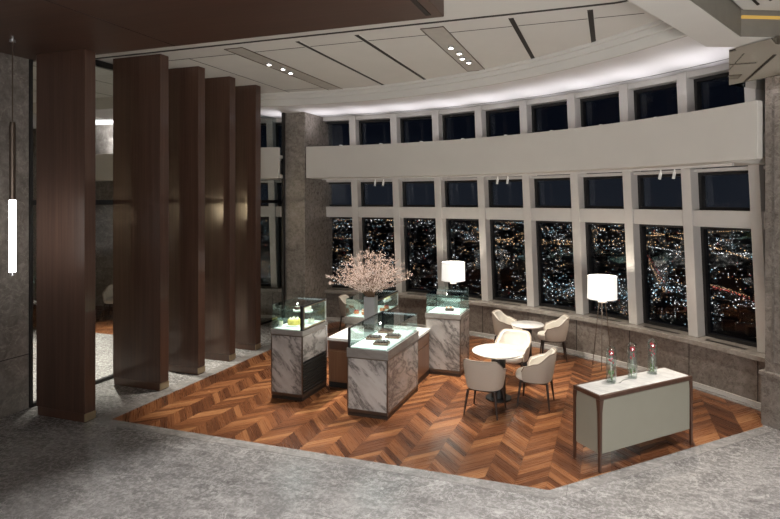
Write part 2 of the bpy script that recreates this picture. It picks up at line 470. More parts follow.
struct(sh.build('wall_band', M['band'], bevel=.01))
struct(MB().sector(10.42,10.46,-4.5,46,3.585,3.62,64).build('trim_15', M['mullion']))

def wp(t, s, r, z):
    """point s along the tangent at angle t, r outward of the leaning face, height z"""
    a = R_(t); R0 = RS - LEAN*(z-.78) + r
    return (AC[0]+R0*sin(a)+s*cos(a), AC[1]+R0*cos(a)-s*sin(a), z)
def lbox(mb, t0, s0, t1, s1, r0, r1, z0, z1):
    mb.hexa([wp(t0,s0,r0,z0),wp(t1,s1,r0,z0),wp(t1,s1,r1,z0),wp(t0,s0,r1,z0),
             wp(t0,s0,r0,z1),wp(t1,s1,r0,z1),wp(t1,s1,r1,z1),wp(t0,s0,r1,z1)])
MW = .085
wi = 0
for k in range(-3, 10):
    ta, tb = T0+DT*k, T0+DT*(k+1)
    wi += 1
    root = bpy.data.objects.new('window_%d' % wi, None); COL.objects.link(root); struct(root)
    root.location = arc(RS, (ta+tb)/2, .78)
    inv = Matrix.Translation(-Vector(root.location))
    def part(mb, name, mat, bev=0):
        bmesh.ops.transform(mb.bm, matrix=inv, verts=mb.bm.verts)
        return mb.build(name, mat, root, bevel=bev)
    mb = MB(); lbox(mb, ta,-MW,ta,MW, 0,.36,.782,ZS-.002); part(mb,'mullion',M['mullion'],.006)
    mb = MB(); lbox(mb, ta,MW,tb,-MW, .03,.36,2.66,2.93); part(mb,'transom',M['mullion'],.005)
    mb = MB(); lbox(mb, ta,MW,tb,-MW, .05,.36,5.12,ZS-.002); lbox(mb, ta,MW,tb,-MW,.05,.36,3.74,4.08); lbox(mb, ta,MW,tb,-MW,.10,.30,3.56,3.615); part(mb,'head_frame',M['mullion'],.004)
    for z0, z1, nm in ((.784,2.66,'sash'),(2.93,3.56,'sash'),(4.185,5.12,'sash')):
        mb = MB(); fw = .05
        lbox(mb, ta,MW,ta,MW+fw, .22,.36,z0,z1); lbox(mb, tb,-MW-fw,tb,-MW,.22,.36,z0,z1)
        lbox(mb, ta,MW+fw,tb,-MW-fw,.22,.36,z0,z0+fw); lbox(mb, ta,MW+fw,tb,-MW-fw,.22,.36,z1-fw,z1)
        part(mb, nm, M['black'])
        mb = MB(); lbox(mb, ta,MW+fw,tb,-MW-fw,.30,.306,z0+fw,z1-fw); part(mb,'pane',M['window'])
    mb = MB(); lbox(mb, ta,.24,tb,-.24,-.06,.02,.779,.783); part(mb,'sill_grille',M['slot'])

# glass screen and the place behind it, stone wall on the left
XM = -8.25
gw = MB(); gw.box(XM-.012,XM,5.92,12.7,.06,5.36); struct(gw.build('wall_glass', M['screen']))
gw = MB(); gw.box(XM-.05,XM+.03,5.9,12.72,3.02,3.10); gw.box(XM-.05,XM+.03,5.9,12.72,5.36,5.46); gw.box(XM-.05,XM+.03,5.9,12.72,0,.05)
gw.box(XM-.05,XM+.03,5.885,5.925,0,5.46); gw.box(XM-.05,XM+.03,12.6,12.66,0,5.2)
struct(gw.build('trim_16', M['black']))
struct(MB().box(XM-.35,XM+.005,-7,5.88,0,5.2).build('wall_left', M['wallstone']))
g = MB()
for z in (.8,): g.box(XM+.002,XM+.008,-7,5.88,z,z+.012)
struct(g.build('trim_17', M['slot']))
struct(MB().box(-17,-10.75,11.75,12.1,0,5.22).build('wall_beyond', M['wallstone']))
struct(MB().box(-13.75,-10.75,11.35,11.75,3.62,4.36).build('wall_band', M['band'], bevel=.01))
struct(MB().prism([(-17,9.7),(-10.9,9.7),(-9.9,10.7),(-9.9,11.2),(-10.75,11.74),(-17,11.74)],.0005,.004).build('floor_parquet', M['parquet']))
struct(MB().box(-17,-10.75,11.72,11.75,.0045,.12).build('baseboard_beyond', M['walnut_dark']))
struct(MB().box(-17.2,-17,-7,13.4,0,5.6).build('wall_far_left', M['wallstone']))
struct(MB().box(-17,7,-7.2,-7,0,5.6).build('wall_back', M['wallstone']))
struct(MB().box(7,7.2,-7.2,6.2,0,5.6).build('wall_right', M['wallstone']))

# ------------------------------------------------------------------ partition fins
FX1 = -6.93
M['far_tube'] = m_emit('far_tube_glow', (1,.72,.44), 230)
fins = [(5.71,5.88,-7.86,'broadest and nearest walnut partition fin, beside the hanging tube light'),
        (7.05,7.23,-7.93,'second walnut partition fin, in front of the gap where the next room shows'),
        (7.91,8.08,-7.62,'third walnut partition fin, middle one of the row of five'),
        (8.75,8.92,-7.62,'fourth walnut partition fin, second from the stone pier'),
        (9.56,9.73,-7.62,'farthest walnut partition fin, last of the row before the stone pier'),]
for i,(u0,u1,xl,lab) in enumerate(fins):
    zt = 5.20 if i == 0 else ZC
    t = thing('partition_fin', lab, 'partition', ((xl+FX1)/2,(u0+u1)/2,0), 0, 'walnut fins along the glass screen')
    h = (FX1-xl)/2; g = (u1-u0)/2
    MB().box(-h,h,-g,g,.13,zt-.001).build('panel', M['fin'], t, bevel=.006)
    MB().box(-h+.012,h-.012,-g+.012,g-.012,0.0045,.125).build('base', M['walnut_dark'], t)
    MB().box(h-.012,h+.003,-g-.002,g+.002,.02,.125).build('base_cap', M['brass'], t)

# ------------------------------------------------------------------ ceiling fittings
def downlight(parent, x, y, z, name='spot'):
    a = MB().lathe([(.036,0),(.046,-.004),(.046,-.035),(.038,-.04),(.038,-.02)], (x,y,z), 20, False).build(name, M['steel'], parent, smooth=True)
    MB().lathe([(0,-.022),(.036,-.022)], (0,0,0), 20, False).build('lens', M['bulb'], a, loc=(x,y,z))
for x, ys, y0, y1, lab in ((-5.6,(8.1,8.46,8.77),7.15,10.62,'long recessed ceiling light channel with three spots, above the pastry cases'),
                          (-2.34,(8.1,8.45,8.78,9.06),7.15,9.78,'long recessed ceiling light channel with four spots, above the dining tables')):
    t = thing('recessed_light_channel', lab, 'ceiling light', (x,(y0+y1)/2,ZC), 0, 'recessed ceiling light channels')
    my = (y1-y0)/2
    MB().box(-.16,.16,-my,my,-.004,.001).build('channel', M['channel'], t)
    q = MB(); q.box(-.17,-.16,-my,my,-.012,.001); q.box(.16,.17,-my,my,-.012,.001); q.box(-.16,.16,-my,-my+.01,-.012,.001); q.box(-.16,.16,my-.01,my,-.012,.001)
    q.build('edge_frame', M['bronze'], t)
    for j, y in enumerate(ys): downlight(t, .04*(j%2), y-(y0+y1)/2, -.004)
for x, y0, y1, lab in ((-4.45,7.15,10.6,'thin dark slot vent in ceiling, longest one, above the cake cases'),
                  (-3.47,7.14,10.25,'thin dark slot vent in ceiling, left of the four spot channel'),
                  (-1.24,7.11,9.36,'short dark slot vent in ceiling, right of the four spot channel'),
                  (-.25,7.11,8.74,'shortest dark slot vent in ceiling, closest to the octagonal ring')):
    t = thing('ceiling_slot_vent', lab, 'vent', (x,(y0+y1)/2,ZC), 0, 'ceiling slot vents')
    MB().box(-.035,.035,-(y1-y0)/2,(y1-y0)/2,-.005,.001).build('slot', M['slot'], t)
    q = MB(); q.box(-.042,-.035,-(y1-y0)/2,(y1-y0)/2,-.008,.001); q.box(.035,.042,-(y1-y0)/2,(y1-y0)/2,-.008,.001); q.build('rim', M['ceiling'], t)
# little spots hanging below the band
names = ('left window bays','third window bay behind the blossoms','middle windows','middle windows, right of its twin','right windows','right windows, right of its twin')
for i, (x, y) in enumerate(((-5.29,11.98),(-5.07,11.98),(-2.25,11.22),(-2.02,11.14),(.73,9.50),(.90,9.32))):
    lab = 'small white spotlight under the beige band, %s of the %s pair' % (('left','right')[i%2], ('leftmost','middle','rightmost')[i//2])
    tt = math.degrees(math.atan2(x-AC[0], y-AC[1])); p = arc(10.44, tt, 3.585)
    t = thing('track_spotlight', lab, 'spotlight', p, -R_(tt), 'spotlights under the band')
    MB().tube([(0,0,0),(0,0,-.07)], .012, 8).build('stem', M['plate'], t)
    MB().tube([(0,.0,-.05),(0,-.03,-.15)], .024, 12).build('head', M['plate'], t, smooth=True)
for i in range(8):
    tt = T0+DT*(1.05+i*1.0) ; p = arc(10.25, tt, 4.18)
    t = thing('shelf_uplight', 'small white uplight on top of the beige band, %s from the left' % ('first','second','third','fourth','fifth','sixth','seventh','eighth')[i], 'uplight', p, -R_(tt), 'uplights on the band')
    MB().tube([(0,0,0),(0,0,.10)], .014, 8).build('stem', M['plate'], t)
    MB().tube([(0,-.02,.09),(0,.03,.22)], .045, 12).build('head', M['plate'], t, smooth=True)

# ------------------------------------------------------------------ pendants
def pendant(x, y, zt, z1, z0, zrod, lab, mat='tube'):
    t = thing('pendant_light', lab, 'pendant light', (x,y,zt))
    MB().lathe([(.035,0),(.035,-.03)], (0,0,0), 16).build('ceiling_cup', M['steel'], t)
    MB().tube([(0,0,-.03),(0,0,zrod-zt)], .008, 6).build('cord', M['bronze'], t)
    MB().lathe([(.03,zrod-zt+.06),(.036,zrod-zt),(.036,z1-zt)], (0,0,0), 16).build('rod', M['bronze'], t, smooth=True)
    MB().lathe([(.0,z1-zt),(.037,z1-zt),(.037,z0-zt),(0,z0-zt)], (0,0,0), 20).build('glowing_tube', M[mat], t, smooth=True)
    MB().lathe([(.03,z0-zt),(.03,z0-zt-.04)], (0,0,0), 16).build('end_cap', M['steel'], t)
    return t
pendant(-7.45,5.1,5.20,3.1,2.155,4.06,'slim hanging tube light with glowing white lower half at far left')
pendant(-15.7,-2.0,5.47,3.1,2.3,4.4,'tall glowing tube light in the next room, mirrored in the walnut fins', 'far_tube')

# ------------------------------------------------------------------ display cases
def case(name, lab, x0, x1, y0, y1, zb, zr, zg, kind):
    cx, cy = (x0+x1)/2, (y0+y1)/2
    t = thing(name, lab, 'display case', (cx,cy,.004), 0, 'marble display cases')
    W, D = (x1-x0)/2, (y1-y0)/2
    MB().box(-W+.006,W-.006,-D+.006,D-.006,0,.045).build('plinth', M['bronze_dark'], t)
    MB().box(-W+.001,W-.001,-D+.001,D-.001,.052,.10).build('kick_plate', M['bronze'], t, bevel=.004)
    MB().box(-W+.02,W-.02,-D+.02,D-.02,.045,zb).build('carcass', M['black'], t)
    MB().box(-W+.018,W-.018,-D,-D+.02,.10,zb-.015).build('front_panel', M['marble'], t)
    MB().box(-W+.018,W-.018,D-.02,D,.10,zb-.015).build('back_panel', M['marble'], t)
    MB().box(-W,-W+.02,-D+.018,D-.018,.10,zb-.015).build('side_panel', M['marble'], t)
    if kind == 'service':
        MB().box(W-.02,W,-D+.018,D-.018,.60,zb-.015).build('side_panel', M['marble'], t)
        gr = MB()
        for i in range(10): gr.box(W-.02,W+.004,-D+.03,D-.03,.13+i*.045,.13+i*.045+.022)
        gr.build('louvre_grille', M['slot'], t)
        hb = MB(); hb.tube([(W+.004,D-.06,zb+.02),(W+.03,D-.06,zb+.02),(W+.03,D-.03,zb-.5),(W+.004,D-.03,zb-.5)], .009, 8); hb.build('handle', M['steel'], t)
    else:
        MB().box(W-.02,W,-D+.018,D-.018,.10,zb-.015).build('side_panel', M['marble'], t)
    for sx in (-1,1):
        for sy in (-1,1): MB().box(sx*W-(.018 if sx>0 else 0),sx*W+(.018 if sx<0 else 0),sy*D-(.018 if sy>0 else 0),sy*D+(.018 if sy<0 else 0),.10,zb).build('corner_trim', M['bronze'], t)
    MB().box(-W,W,-D,D,zb-.014,zb).build('shadow_gap', M['bronze'], t)
    MB().box(-W-.008,W+.008,-D-.008,D+.008,zb,zr).build('rim', M['marble_grey'], t, bevel=.004)
    MB().box(-W+.03,W-.03,-D+.03,D-.03,zr,zr+.008).build('deck', M['deck'], t)
    e = .006; a, b = W-.012, D-.012
    MB().box(-a,a,-b,-b+e,zr,zg-e).build('front_glass', M['glass'], t)
    MB().box(-a,a,b-e,b,zr,zg-e).build('back_glass', M['glass'], t)
    MB().box(-a,-a+e,-b+e,b-e,zr,zg-e).build('side_glass', M['glass'], t)
    MB().box(a-e,a,-b+e,b-e,zr,zg-e).build('side_glass', M['glass'], t)
    MB().box(-a,a,-b,b,zg-e,zg).build('top_glass', M['glass'], t)
    fr = MB()
    if kind == 'service':                       # framed doors on the +x side
        fr.box(a-.03,a+.006,-b-.004,-b+.03,zr,zg+.003); fr.box(a-.004,a+.008,-b+.03,b,zg-.018,zg+.003); fr.box(a-.004,a+.008,-b,b,zr,zr+.015)
        MB().box(a+.001,a+.01,b-.03,b,zr,zg).build('door_frame', M['steel'], t)
        d2_ = MB(); d2_.box(a+.001,a+.011,-b+.035,-b+.055,zr+.016,zg-.02); d2_.box(a+.001,a+.011,-b+.055,b-.03,zr+.016,zr+.035); d2_.box(a+.001,a+.011,-b+.055,b-.03,zg-.035,zg-.02)
        d2_.build('door_frame', M['brass'], t)
    elif kind == 'low':                          # dark frame on the -x side
        fr.box(-a-.006,-a+.028,-b-.004,-b+.022,zr,zg+.003); fr.box(-a-.006,-a+.02,-b+.02,b,zg-.016,zg+.003); fr.box(-a-.006,-a+.02,b-.03,b+.004,zr,zg)
    else:                                        # dark panel at the back
        fr.box(-a,a,b+.001,b+.01,zr,zr+.02); fr.box(-a,-a+.014,b+.001,b+.012,zr,zg+.05); fr.box(a-.014,a,b+.001,b+.012,zr,zg+.05)
        MB().box(-a,a,b+.012,b+.02,zr,zg+.05).build('rear_screen', M['glass'], t)
    fr.build('frame', M['black'], t)
    MB().box(-a+.03,a-.03,b-.03,b-.012,zg-.03,zg-.012).build('light_bar', M['led'], t)
    if kind != 'low':
        zs = zr + (zg-zr)*.52
        MB().box(-a+.02,a-.04,-.02,b-.03,zs,zs+.006).build('shelf', M['glass'], t)
    MB().blob((0 if kind!='low' else -.02,-b*.2,zg-.022), .014, 2).build('spot_bulb', M['bulb'], t)
    la = bpy.data.lights.new('case_led','AREA'); la.shape = 'RECTANGLE'; la.size = 2*a-.1; la.size_y = 2*b-.1
    la.energy = 1.6 if kind != 'low' else 3.4; la.color = (.86,1,.97)
    lo = bpy.data.objects.new('case_led', la); COL.objects.link(lo); lo.location = (cx,cy,zg-.012)
    return t
case('display_case','tall marble glass topped case holding yellow cakes, left of the counter, beside the fins',-5.06,-4.50,7.37,8.13,1.0,1.08,1.46,'service')
case('display_case','long low marble glass topped case with dark chocolate boxes, nearest the camera',-3.61,-2.98,7.12,8.40,.84,.97,1.255,'low')
case('display_case','low marble glass topped case behind the silver vase with orange pastries',-4.62,-4.03,9.02,10.20,.84,.965,1.29,'service')
case('display_case','tall marble glass topped case with one cake, in front of the left lamp',-3.15,-2.50,9.262,9.88,1.0,1.08,1.42,'tall')

# counter between the cases
t = thing('service_counter','low walnut service counter with white marble top between the display cases','counter',(-3.8,8.65,.004))
cp = [(-4.47,8.08),(-3.63,8.08),(-3.63,8.43),(-3.05,8.43),(-3.05,9.25),(-4.01,9.25),(-4.01,9.0),(-4.47,9.0)]
ci = [(-4.45,8.11),(-3.65,8.11),(-3.65,8.46),(-3.07,8.46),(-3.07,9.23),(-4.01,9.23),(-4.01,8.99),(-4.45,8.99)]
lc = lambda P: [(x+3.8,y-8.65) for x,y in P]
MB().prism(lc(ci),.0,.09).build('plinth', M['black'], t)
MB().prism(lc(ci),.09,.775).build('body', M['walnut'], t)
MB().prism(lc(cp),.775,.82).build('top', M['marble_top'], t, bevel=.004)
MB().box(-4.44+3.8,-3.66+3.8,8.095-8.65,8.112-8.65,.12,.60).build('front_panel', M['walnut'], t, bevel=.003)
MB().box(-4.44+3.8,-3.66+3.8,8.095-8.65,8.112-8.65,.63,.76).build('drawer_front', M['walnut_dark'], t, bevel=.003)
MB().box(-3.075+3.8,-3.058+3.8,8.5-8.65,9.2-8.65,.12,.56).build('side_panel', M['walnut'], t, bevel=.003)
MB().box(-3.075+3.8,-3.058+3.8,8.5-8.65,9.2-8.65,.585,.76).build('side_panel', M['walnut'], t, bevel=.003)

# ------------------------------------------------------------------ food in the cases
def box_thing(name, lab, cat, x, y, z, parts, rz=0, group=None):
    t = thing(name, lab, cat, (x,y,z), rz, group)
    for nm, mb, mat in parts: mb.build(nm, mat, t, bevel=.003)
    return t
zl = .98+.0045
def choc(x, y, rz, lab):
    tr = MB(); tr.box(-.085,.085,-.06,.06,0,.006); tr.box(-.085,.085,-.06,-.055,.006,.02); tr.box(-.085,.085,.055,.06,.006,.02); tr.box(-.085,-.08,-.055,.055,.006,.02); tr.box(.08,.085,-.055,.055,.006,.02)
    t = thing('chocolate_box', lab, 'chocolates', (x,y,zl), rz, 'chocolate boxes'); t.scale = (1.3,1.3,1.6)
    tr.build('tray', M['choctray'], t)
    for i in range(4):
        for j in range(3):
            q = MB().box(-.07+i*.037,-.07+i*.037+.028,-.05+j*.035,-.05+j*.035+.026,.006,.034); q.build('chocolate', M['choc'], t, bevel=.004)
choc(-3.20,7.42,.12,'dark chocolate box at the front right of the long low case')
choc(-3.43,7.66,.12,'dark chocolate box at the front left of the long low case')
choc(-3.19,7.84,.12,'dark chocolate box behind the front right one in the long low case')
choc(-3.42,8.10,.12,'dark chocolate box at the back left of the long low case')
def cake(name, lab, cat, x, y, z, r, h, mats, n=14, group='cakes in the cases'):
    t = thing(name, lab, cat, (x,y,z), random.uniform(0,3), group)
    MB().lathe([(0,0),(r*1.35,0),(r*1.45,.012),(0,.012)], (0,0,0), n*2).build('plate', M['plate'], t, smooth=True)
    MB().lathe([(r,.0125),(r,h*.8),(r*.9,h),(0,h)], (0,0,0), n).build('sponge', mats[0], t, smooth=True)
    for i in range(5):
        a = i*2*PI/5; MB().blob((r*.6*cos(a),r*.6*sin(a),h+.004),r*.22,2).build('topping', mats[1], t, smooth=True)
zt = 1.092+.0045
zsh = 1.08+.38*.52+.0112
cake('cake','large yellow sponge cake at the front of the left tall case','cake',-4.83,7.66,zt,.10,.095,(M['yellow'],M['cream']))
cake('cake','small pale cake at the front left of the left tall case','cake',-4.985,7.53,zt,.032,.08,(M['cream'],M['green']))
cake('cake','small yellow cake at the front right of the left tall case','cake',-4.61,7.55,zt,.04,.07,(M['yellow'],M['cream']))
cake('cake','cream cake with orange topping on the shelf of the left tall case','cake',-4.70,7.86,zsh,.06,.08,(M['cream'],M['orange']))
cake('cake','brown cake on the shelf of the left tall case','cake',-4.90,7.87,zsh,.05,.06,(M['choc'],M['cream']))
cake('cake','cream cake low at the back of the left tall case','cake',-4.66,7.90,zt,.05,.07,(M['cream'],M['choc']))
zc_ = .9735+.0045
k = 0
for i, (x,y) in enumerate(((-4.50,9.25),(-4.33,9.22),(-4.18,9.25),(-4.42,9.42),(-4.22,9.45),(-4.15,9.65),(-4.15,9.85),(-4.36,9.75))):
    cake('pastry','%s orange glazed pastry in the case behind the vase, %s row' % (('left','middle','right','second left','second right','rear','rearmost right','rearmost left')[i], 'front' if i<3 else 'back'),'pastry',x,y,zc_,.05,.06,(M['orange'],M['cream'] if i%2 else M['red']),10,'pastries behind the vase')
for i, (x,y) in enumerate(((-4.14,9.8),(-4.16,9.98),(-4.4,9.9))):
    zz = .965+.325*.52+.0112
    cake('pastry','pale pastry on the glass shelf behind the vase, %s' % ('near one','far right one','left one')[i],'pastry',x,y,zz,.04,.045,(M['cream'],M['yellow']),10,'pastries behind the vase')
t = thing('cake_board','white board carrying a brown loaf cake in the tall case before the left lamp','board',(-2.76,9.47,zt),.2)
MB().box(-.14,.14,-.09,.09,0,.012).build('board', M['plate'], t, bevel=.004)
t = thing('loaf_cake','brown loaf cake with cream on the white board in the far tall case','cake',(-2.76,9.47,zt+.0125),.2)
MB().box(-.08,.08,-.05,.05,0,.05).build('loaf', M['choc'], t, bevel=.015)
for i in range(4): MB().blob((-.055+i*.037,0,.056),.019,2).build('cream_dollop', M['cream' if i%2 else 'orange'], t, smooth=True)

# ------------------------------------------------------------------ vase with blossom branches
vx, vy, vz = -3.83, 8.42, .8245
t = thing('silver_vase','tall square silver vase on the white counter holding pink blossom','vase',(vx,vy,vz),.1)
q = MB(); h = .092; e = .006
q.box(-h,h,-h,h,0,.02); q.box(-h,h,-h,-h+e,.02,.66); q.box(-h,h,h-e,h,.02,.66); q.box(-h,-h+e,-h+e,h-e,.02,.66); q.box(h-e,h,-h+e,h-e,.02,.66)
q.build('body', M['steel'], t)
t = thing('blossom_bouquet','wide spray of pale pink blossom branches standing in the silver vase','flowers',(vx,vy,vz))
rb = random.Random(3)
def branch(i, ang, spread, height, nf):
    q = MB(); pts = []; m = 7
    x0_, y0_ = .05*cos(ang)*rb.random(), .05*sin(ang)*rb.random()
    bend = rb.uniform(.8,1.6)
    for j in range(m+1):
        s = j/m; rr = spread*max(0,(s-.15)/.85)**bend
        pts.append((x0_+rr*cos(ang)+rb.uniform(-.012,.012), y0_+rr*sin(ang)+rb.uniform(-.012,.012), .45+.22*min(1,s*4)+ (height)*max(0,s-.08)))
    q.tube(pts, [.006*(1-j/m)+.002 for j in range(m+1)], 5)
    fl = MB()
    for side in range(11):
        s = rb.uniform(.3,.95); j = int(s*m); p = Vector(pts[j]).lerp(Vector(pts[j+1]), s*m-j)
        l = rb.uniform(.06,.17); dv = Vector((cos(ang)+rb.uniform(-1.1,1.1), sin(ang)+rb.uniform(-1.1,1.1), rb.uniform(-.2,1.2))).normalized()*l
        q.tube([p, p+dv*.5+Vector((0,0,.01)), p+dv], .0018, 4)
        for f_ in range(6):
            c = p+dv*rb.uniform(.3,1); fl.blob((c.x+rb.uniform(-.014,.014),c.y+rb.uniform(-.014,.014),c.z+rb.uniform(-.014,.014)), rb.uniform(.004,.009), 1, .35)
    for f_ in range(nf):
        s = rb.uniform(.28,1); j = min(m-1,int(s*m)); p = Vector(pts[j]).lerp(Vector(pts[j+1]), s*m-j)
        fl.blob((p.x+rb.uniform(-.025,.025),p.y+rb.uniform(-.025,.025),p.z+rb.uniform(-.025,.025)), rb.uniform(.004,.0095), 1, .35)
    b = q.build('branch', M['twig'], t)
    o = fl.build('blossoms', M['petal'], b); o['kind'] = 'stuff'
for i in range(60):
    a = i*2.399963
    k = ((i+.5)/60)**.6
    branch(i, a, .06+.66*k*rb.uniform(.8,1.15), (.86-.52*k**2)*rb.uniform(.72,1.1), 34)

# ------------------------------------------------------------------ tripod lamps
def lamp(x, y, lab, rz, stool=0):
    t = thing('tripod_floor_lamp', lab, 'floor lamp', (x,y,.0045), rz, 'tripod floor lamps')
    prof = [(.266,1.28),(.260,1.685),(.253,1.685),(.259,1.28),(.266,1.28)]
    MB().lathe(prof, (0,0,0), 40, False).build('lamp_shade', M['shade'], t, smooth=True)
    for zz in (1.272,1.680): MB().lathe([(.2695,zz),(.2695,zz+.012),(.260,zz+.012)], (0,0,0), 40, False).build('shade_rim', M['plate'], t, smooth=True)
    MB().tube([(0,0,1.22),(0,0,1.45)], .011, 10).build('stem', M['steel'], t)
    MB().lathe([(.0,1.20),(.075,1.20),(.08,1.22),(.03,1.24),(0,1.24)], (0,0,0), 20).build('hub', M['steel'], t, smooth=True)
    MB().blob((0,0,1.49), .045, 2).build('bulb', M['bulb_l'], t, smooth=True)
    sp = MB()
    for k in range(3):
        a = k*2*PI/3; sp.tube([(0,0,1.40),(.262*cos(a),.262*sin(a),1.40)], .003, 5)
    sp.build('spider', M['brass'], t)
    for k in range(3):
        a = k*2*PI/3
        MB().tube([(.065*cos(a),.065*sin(a),1.21),(.20*cos(a),.20*sin(a),0)], [.009,.007], 8).build('leg', M['bronze'], t)
    l = bpy.data.lights.new('lamp_bulb','POINT'); l.energy = 9; l.color = (1,.9,.76); l.shadow_soft_size = .06
    o = bpy.data.objects.new('lamp_bulb', l); COL.objects.link(o); o.location = (x,y,1.58)
M['bulb_l'] = m_emit('lamp_bulb', (1,.93,.8), 6, False)
lamp(-.16,10.62,'tripod floor lamp with white drum shade by window, right of the tables',.5)
lamp(-3.39,11.93,'tripod floor lamp with white drum shade behind the far tall display case',.2)

# ------------------------------------------------------------------ tables
def table(x, y, r, rc, rbse, lab):
    t = thing('cafe_table', lab, 'table', (x,y,.0045), .4, 'round cafe tables')
    MB().lathe([(0,.715),(r-.03,.715),(r,.735),(r,.745),(r-.006,.75),(0,.75)], (0,0,0), 56).build('tabletop', M['marble_top'], t, smooth=True)
    MB().lathe([(r*.5,.700),(r*.5,.7145),(0,.7145),(0,.70)], (0,0,0), 32, False).build('top_plate', M['black'], t)
    MB().lathe([(rc,.03),(rc*.92,.35),(rc,.70)], (0,0,0), 32).build('column', M['black'], t, smooth=True)
    MB().lathe([(0,0),(rbse,0),(rbse,.02),(rc,.03),(0,.03)], (0,0,0), 40).build('base', M['black'], t, smooth=True)
table(-1.672,8.463,.41,.115,.20,'larger round white marble cafe table with thick black column, nearest')
table(-1.505,10.42,.31,.085,.18,'smaller round white marble cafe table near the windows')

# ------------------------------------------------------------------ tub chairs (face +x)
def chair_proto():
    t = thing('tub_chair','', 'chair', (0,0,.0045), 0, 'cream tub chairs')
    n = 44
    def ztop(s):
        a = abs(s)
        def sm(e0,e1,v): v=max(0,min(1,(v-e0)/(e1-e0))); return v*v*(3-2*v)
        return .785 - .135*sm(.30,.62,a) - .05*sm(.62,.9,a) - .09*sm(.90,1.0,a)
    def shell(off_out, off_in, zlo, dz, lim=1.0):
        bm = bmesh.new(); rows = []
        m = 9
        for i in range(n+1):
            s = (-1+2*i/n)*lim; ph = PI + s*R_(128)
            zt = ztop(s)-dz
            ro, ri = [], []
            for j in range(m+1):
                f_ = j/m; z = zlo + (zt-zlo)*f_
                flare = .80 + .20*min(1,(z-.36)/.36)**.7 if z > .36 else .80
                bk = 1 + .05*max(0,-cos(ph))*f_
                ex, ey = .275*flare*bk, .295*flare
                c, sn = cos(ph), sin(ph)
                # superellipse footprint
                k = (abs(c)**2.6+abs(sn)**2.6)**(-1/2.6)
                ro.append(bm.verts.new(((ex+off_out)*c*k, (ey+off_out)*sn*k, z)))
                ri.append(bm.verts.new(((ex-off_in)*c*k, (ey-off_in)*sn*k, z)))
            mid = (ro[-1].co+ri[-1].co)/2; tp = bm.verts.new(mid+Vector((0,0,.012)))
            rows.append(ro+[tp]+ri[::-1])
        L_ = len(rows[0])
        for a, b in zip(rows, rows[1:]):
            for k in range(L_):
                l = (k+1) % L_
                bm.faces.new((a[k],a[l],b[l],b[k]))
        bm.faces.new(rows[0]); bm.faces.new(rows[-1][::-1])
        o = MB(); o.bm.free(); o.bm = bm; return o
    shell(0,.022,.375,0).build('shell', M['fabric'], t, smooth=True)
    shell(-.0225,.052,.44,.012,.985).build('inner_lining', M['leather'], t, smooth=True)
    # piping line along the top edge
    q = MB(); pts = []
    for i in range(n+1):
        s = -1+2*i/n; ph = PI+s*R_(128); z = ztop(s); c, sn = cos(ph), sin(ph); k = (abs(c)**2.6+abs(sn)**2.6)**(-1/2.6)
        fl = .80+.20*min(1,(z-.36)/.36)**.7; f_ = 1; bk = 1+.05*max(0,-c)
        pts.append(((.275*fl*bk+.001)*c*k, (.295*fl+.001)*sn*k, z+.004))
    q.tube(pts, .006, 6).build('piping', M['piping'], t, smooth=True)
    # seat cushion
    prof = [(.0,.375),(.9,.375),(.98,.395),(1.0,.43),(.97,.462),(.88,.475),(.0,.482)]
    bm = bmesh.new(); rings = []; ns = 40
    for r, z in prof:
        if r == 0: rings.append([bm.verts.new((.03,0,z))]); continue
        ring = []
        for i in range(ns):
            a = 2*PI*i/ns; c, sn = cos(a), sin(a); k = (abs(c)**3+abs(sn)**3)**(-1/3)
            ring.append(bm.verts.new((.03+ (.255 if c>0 else .20)*r*c*k, .205*r*sn*k, z)))
        rings.append(ring)
    for a, b in zip(rings, rings[1:]):
        for i in range(ns):
            j = (i+1) % ns
            if len(a)==1: bm.faces.new((a[0],b[i],b[j]))
            elif len(b)==1: bm.faces.new((a[i],a[j],b[0]))
            else: bm.faces.new((a[i],a[j],b[j],b[i]))
    o = MB(); o.bm.free(); o.bm = bm
    o.build('seat', M['leather'], t, smooth=True)
    q = MB(); q.box(-.19,.20,-.19,.19,.345,.372); q.build('seat_frame', M['legwood'], t, bevel=.01)
    for sx, sy in ((1,1),(1,-1),(-1,1),(-1,-1)):
        MB().tube([(sx*.185,sy*.185,.36),(sx*.205,sy*.21,.18),(sx*.225,sy*.235,0)], [.019,.016,.010], 10).build('leg', M['legwood'], t, smooth=True)
    return t
P0 = chair_proto()
chairs = [(-1.75,7.86,86,'cream tub chair with its back to the camera, nearest at the larger table'),
 (-1.09,8.43,178,'cream tub chair right of the larger table, beside the sage console'),
 (-1.60,9.33,-94,'cream tub chair behind the larger table, its cream seat facing the camera'),
 (-2.00,11.05,-2,'cream tub chair left of the smaller table, side turned to the camera'),
 (-1.08,10.95,190,'cream tub chair right of the smaller table, close to the window dado'),
 (-5.83,11.75,10,'cream tub chair against the left windows, half hidden by the case behind the vase'),
 (-12.5,11.2,-60,'cream tub chair in the next room, seen past the nearest fin through the glass screen')]
for i, (x,y,a,lab) in enumerate(chairs):
    if i == 0: P0.scale = (1.06,1.06,1.03); P0.location = (x,y,.0045); P0.rotation_euler = (0,0,R_(a)); P0['label'] = lab
    else: dup(P0, (x,y,.0045), R_(a), lab)

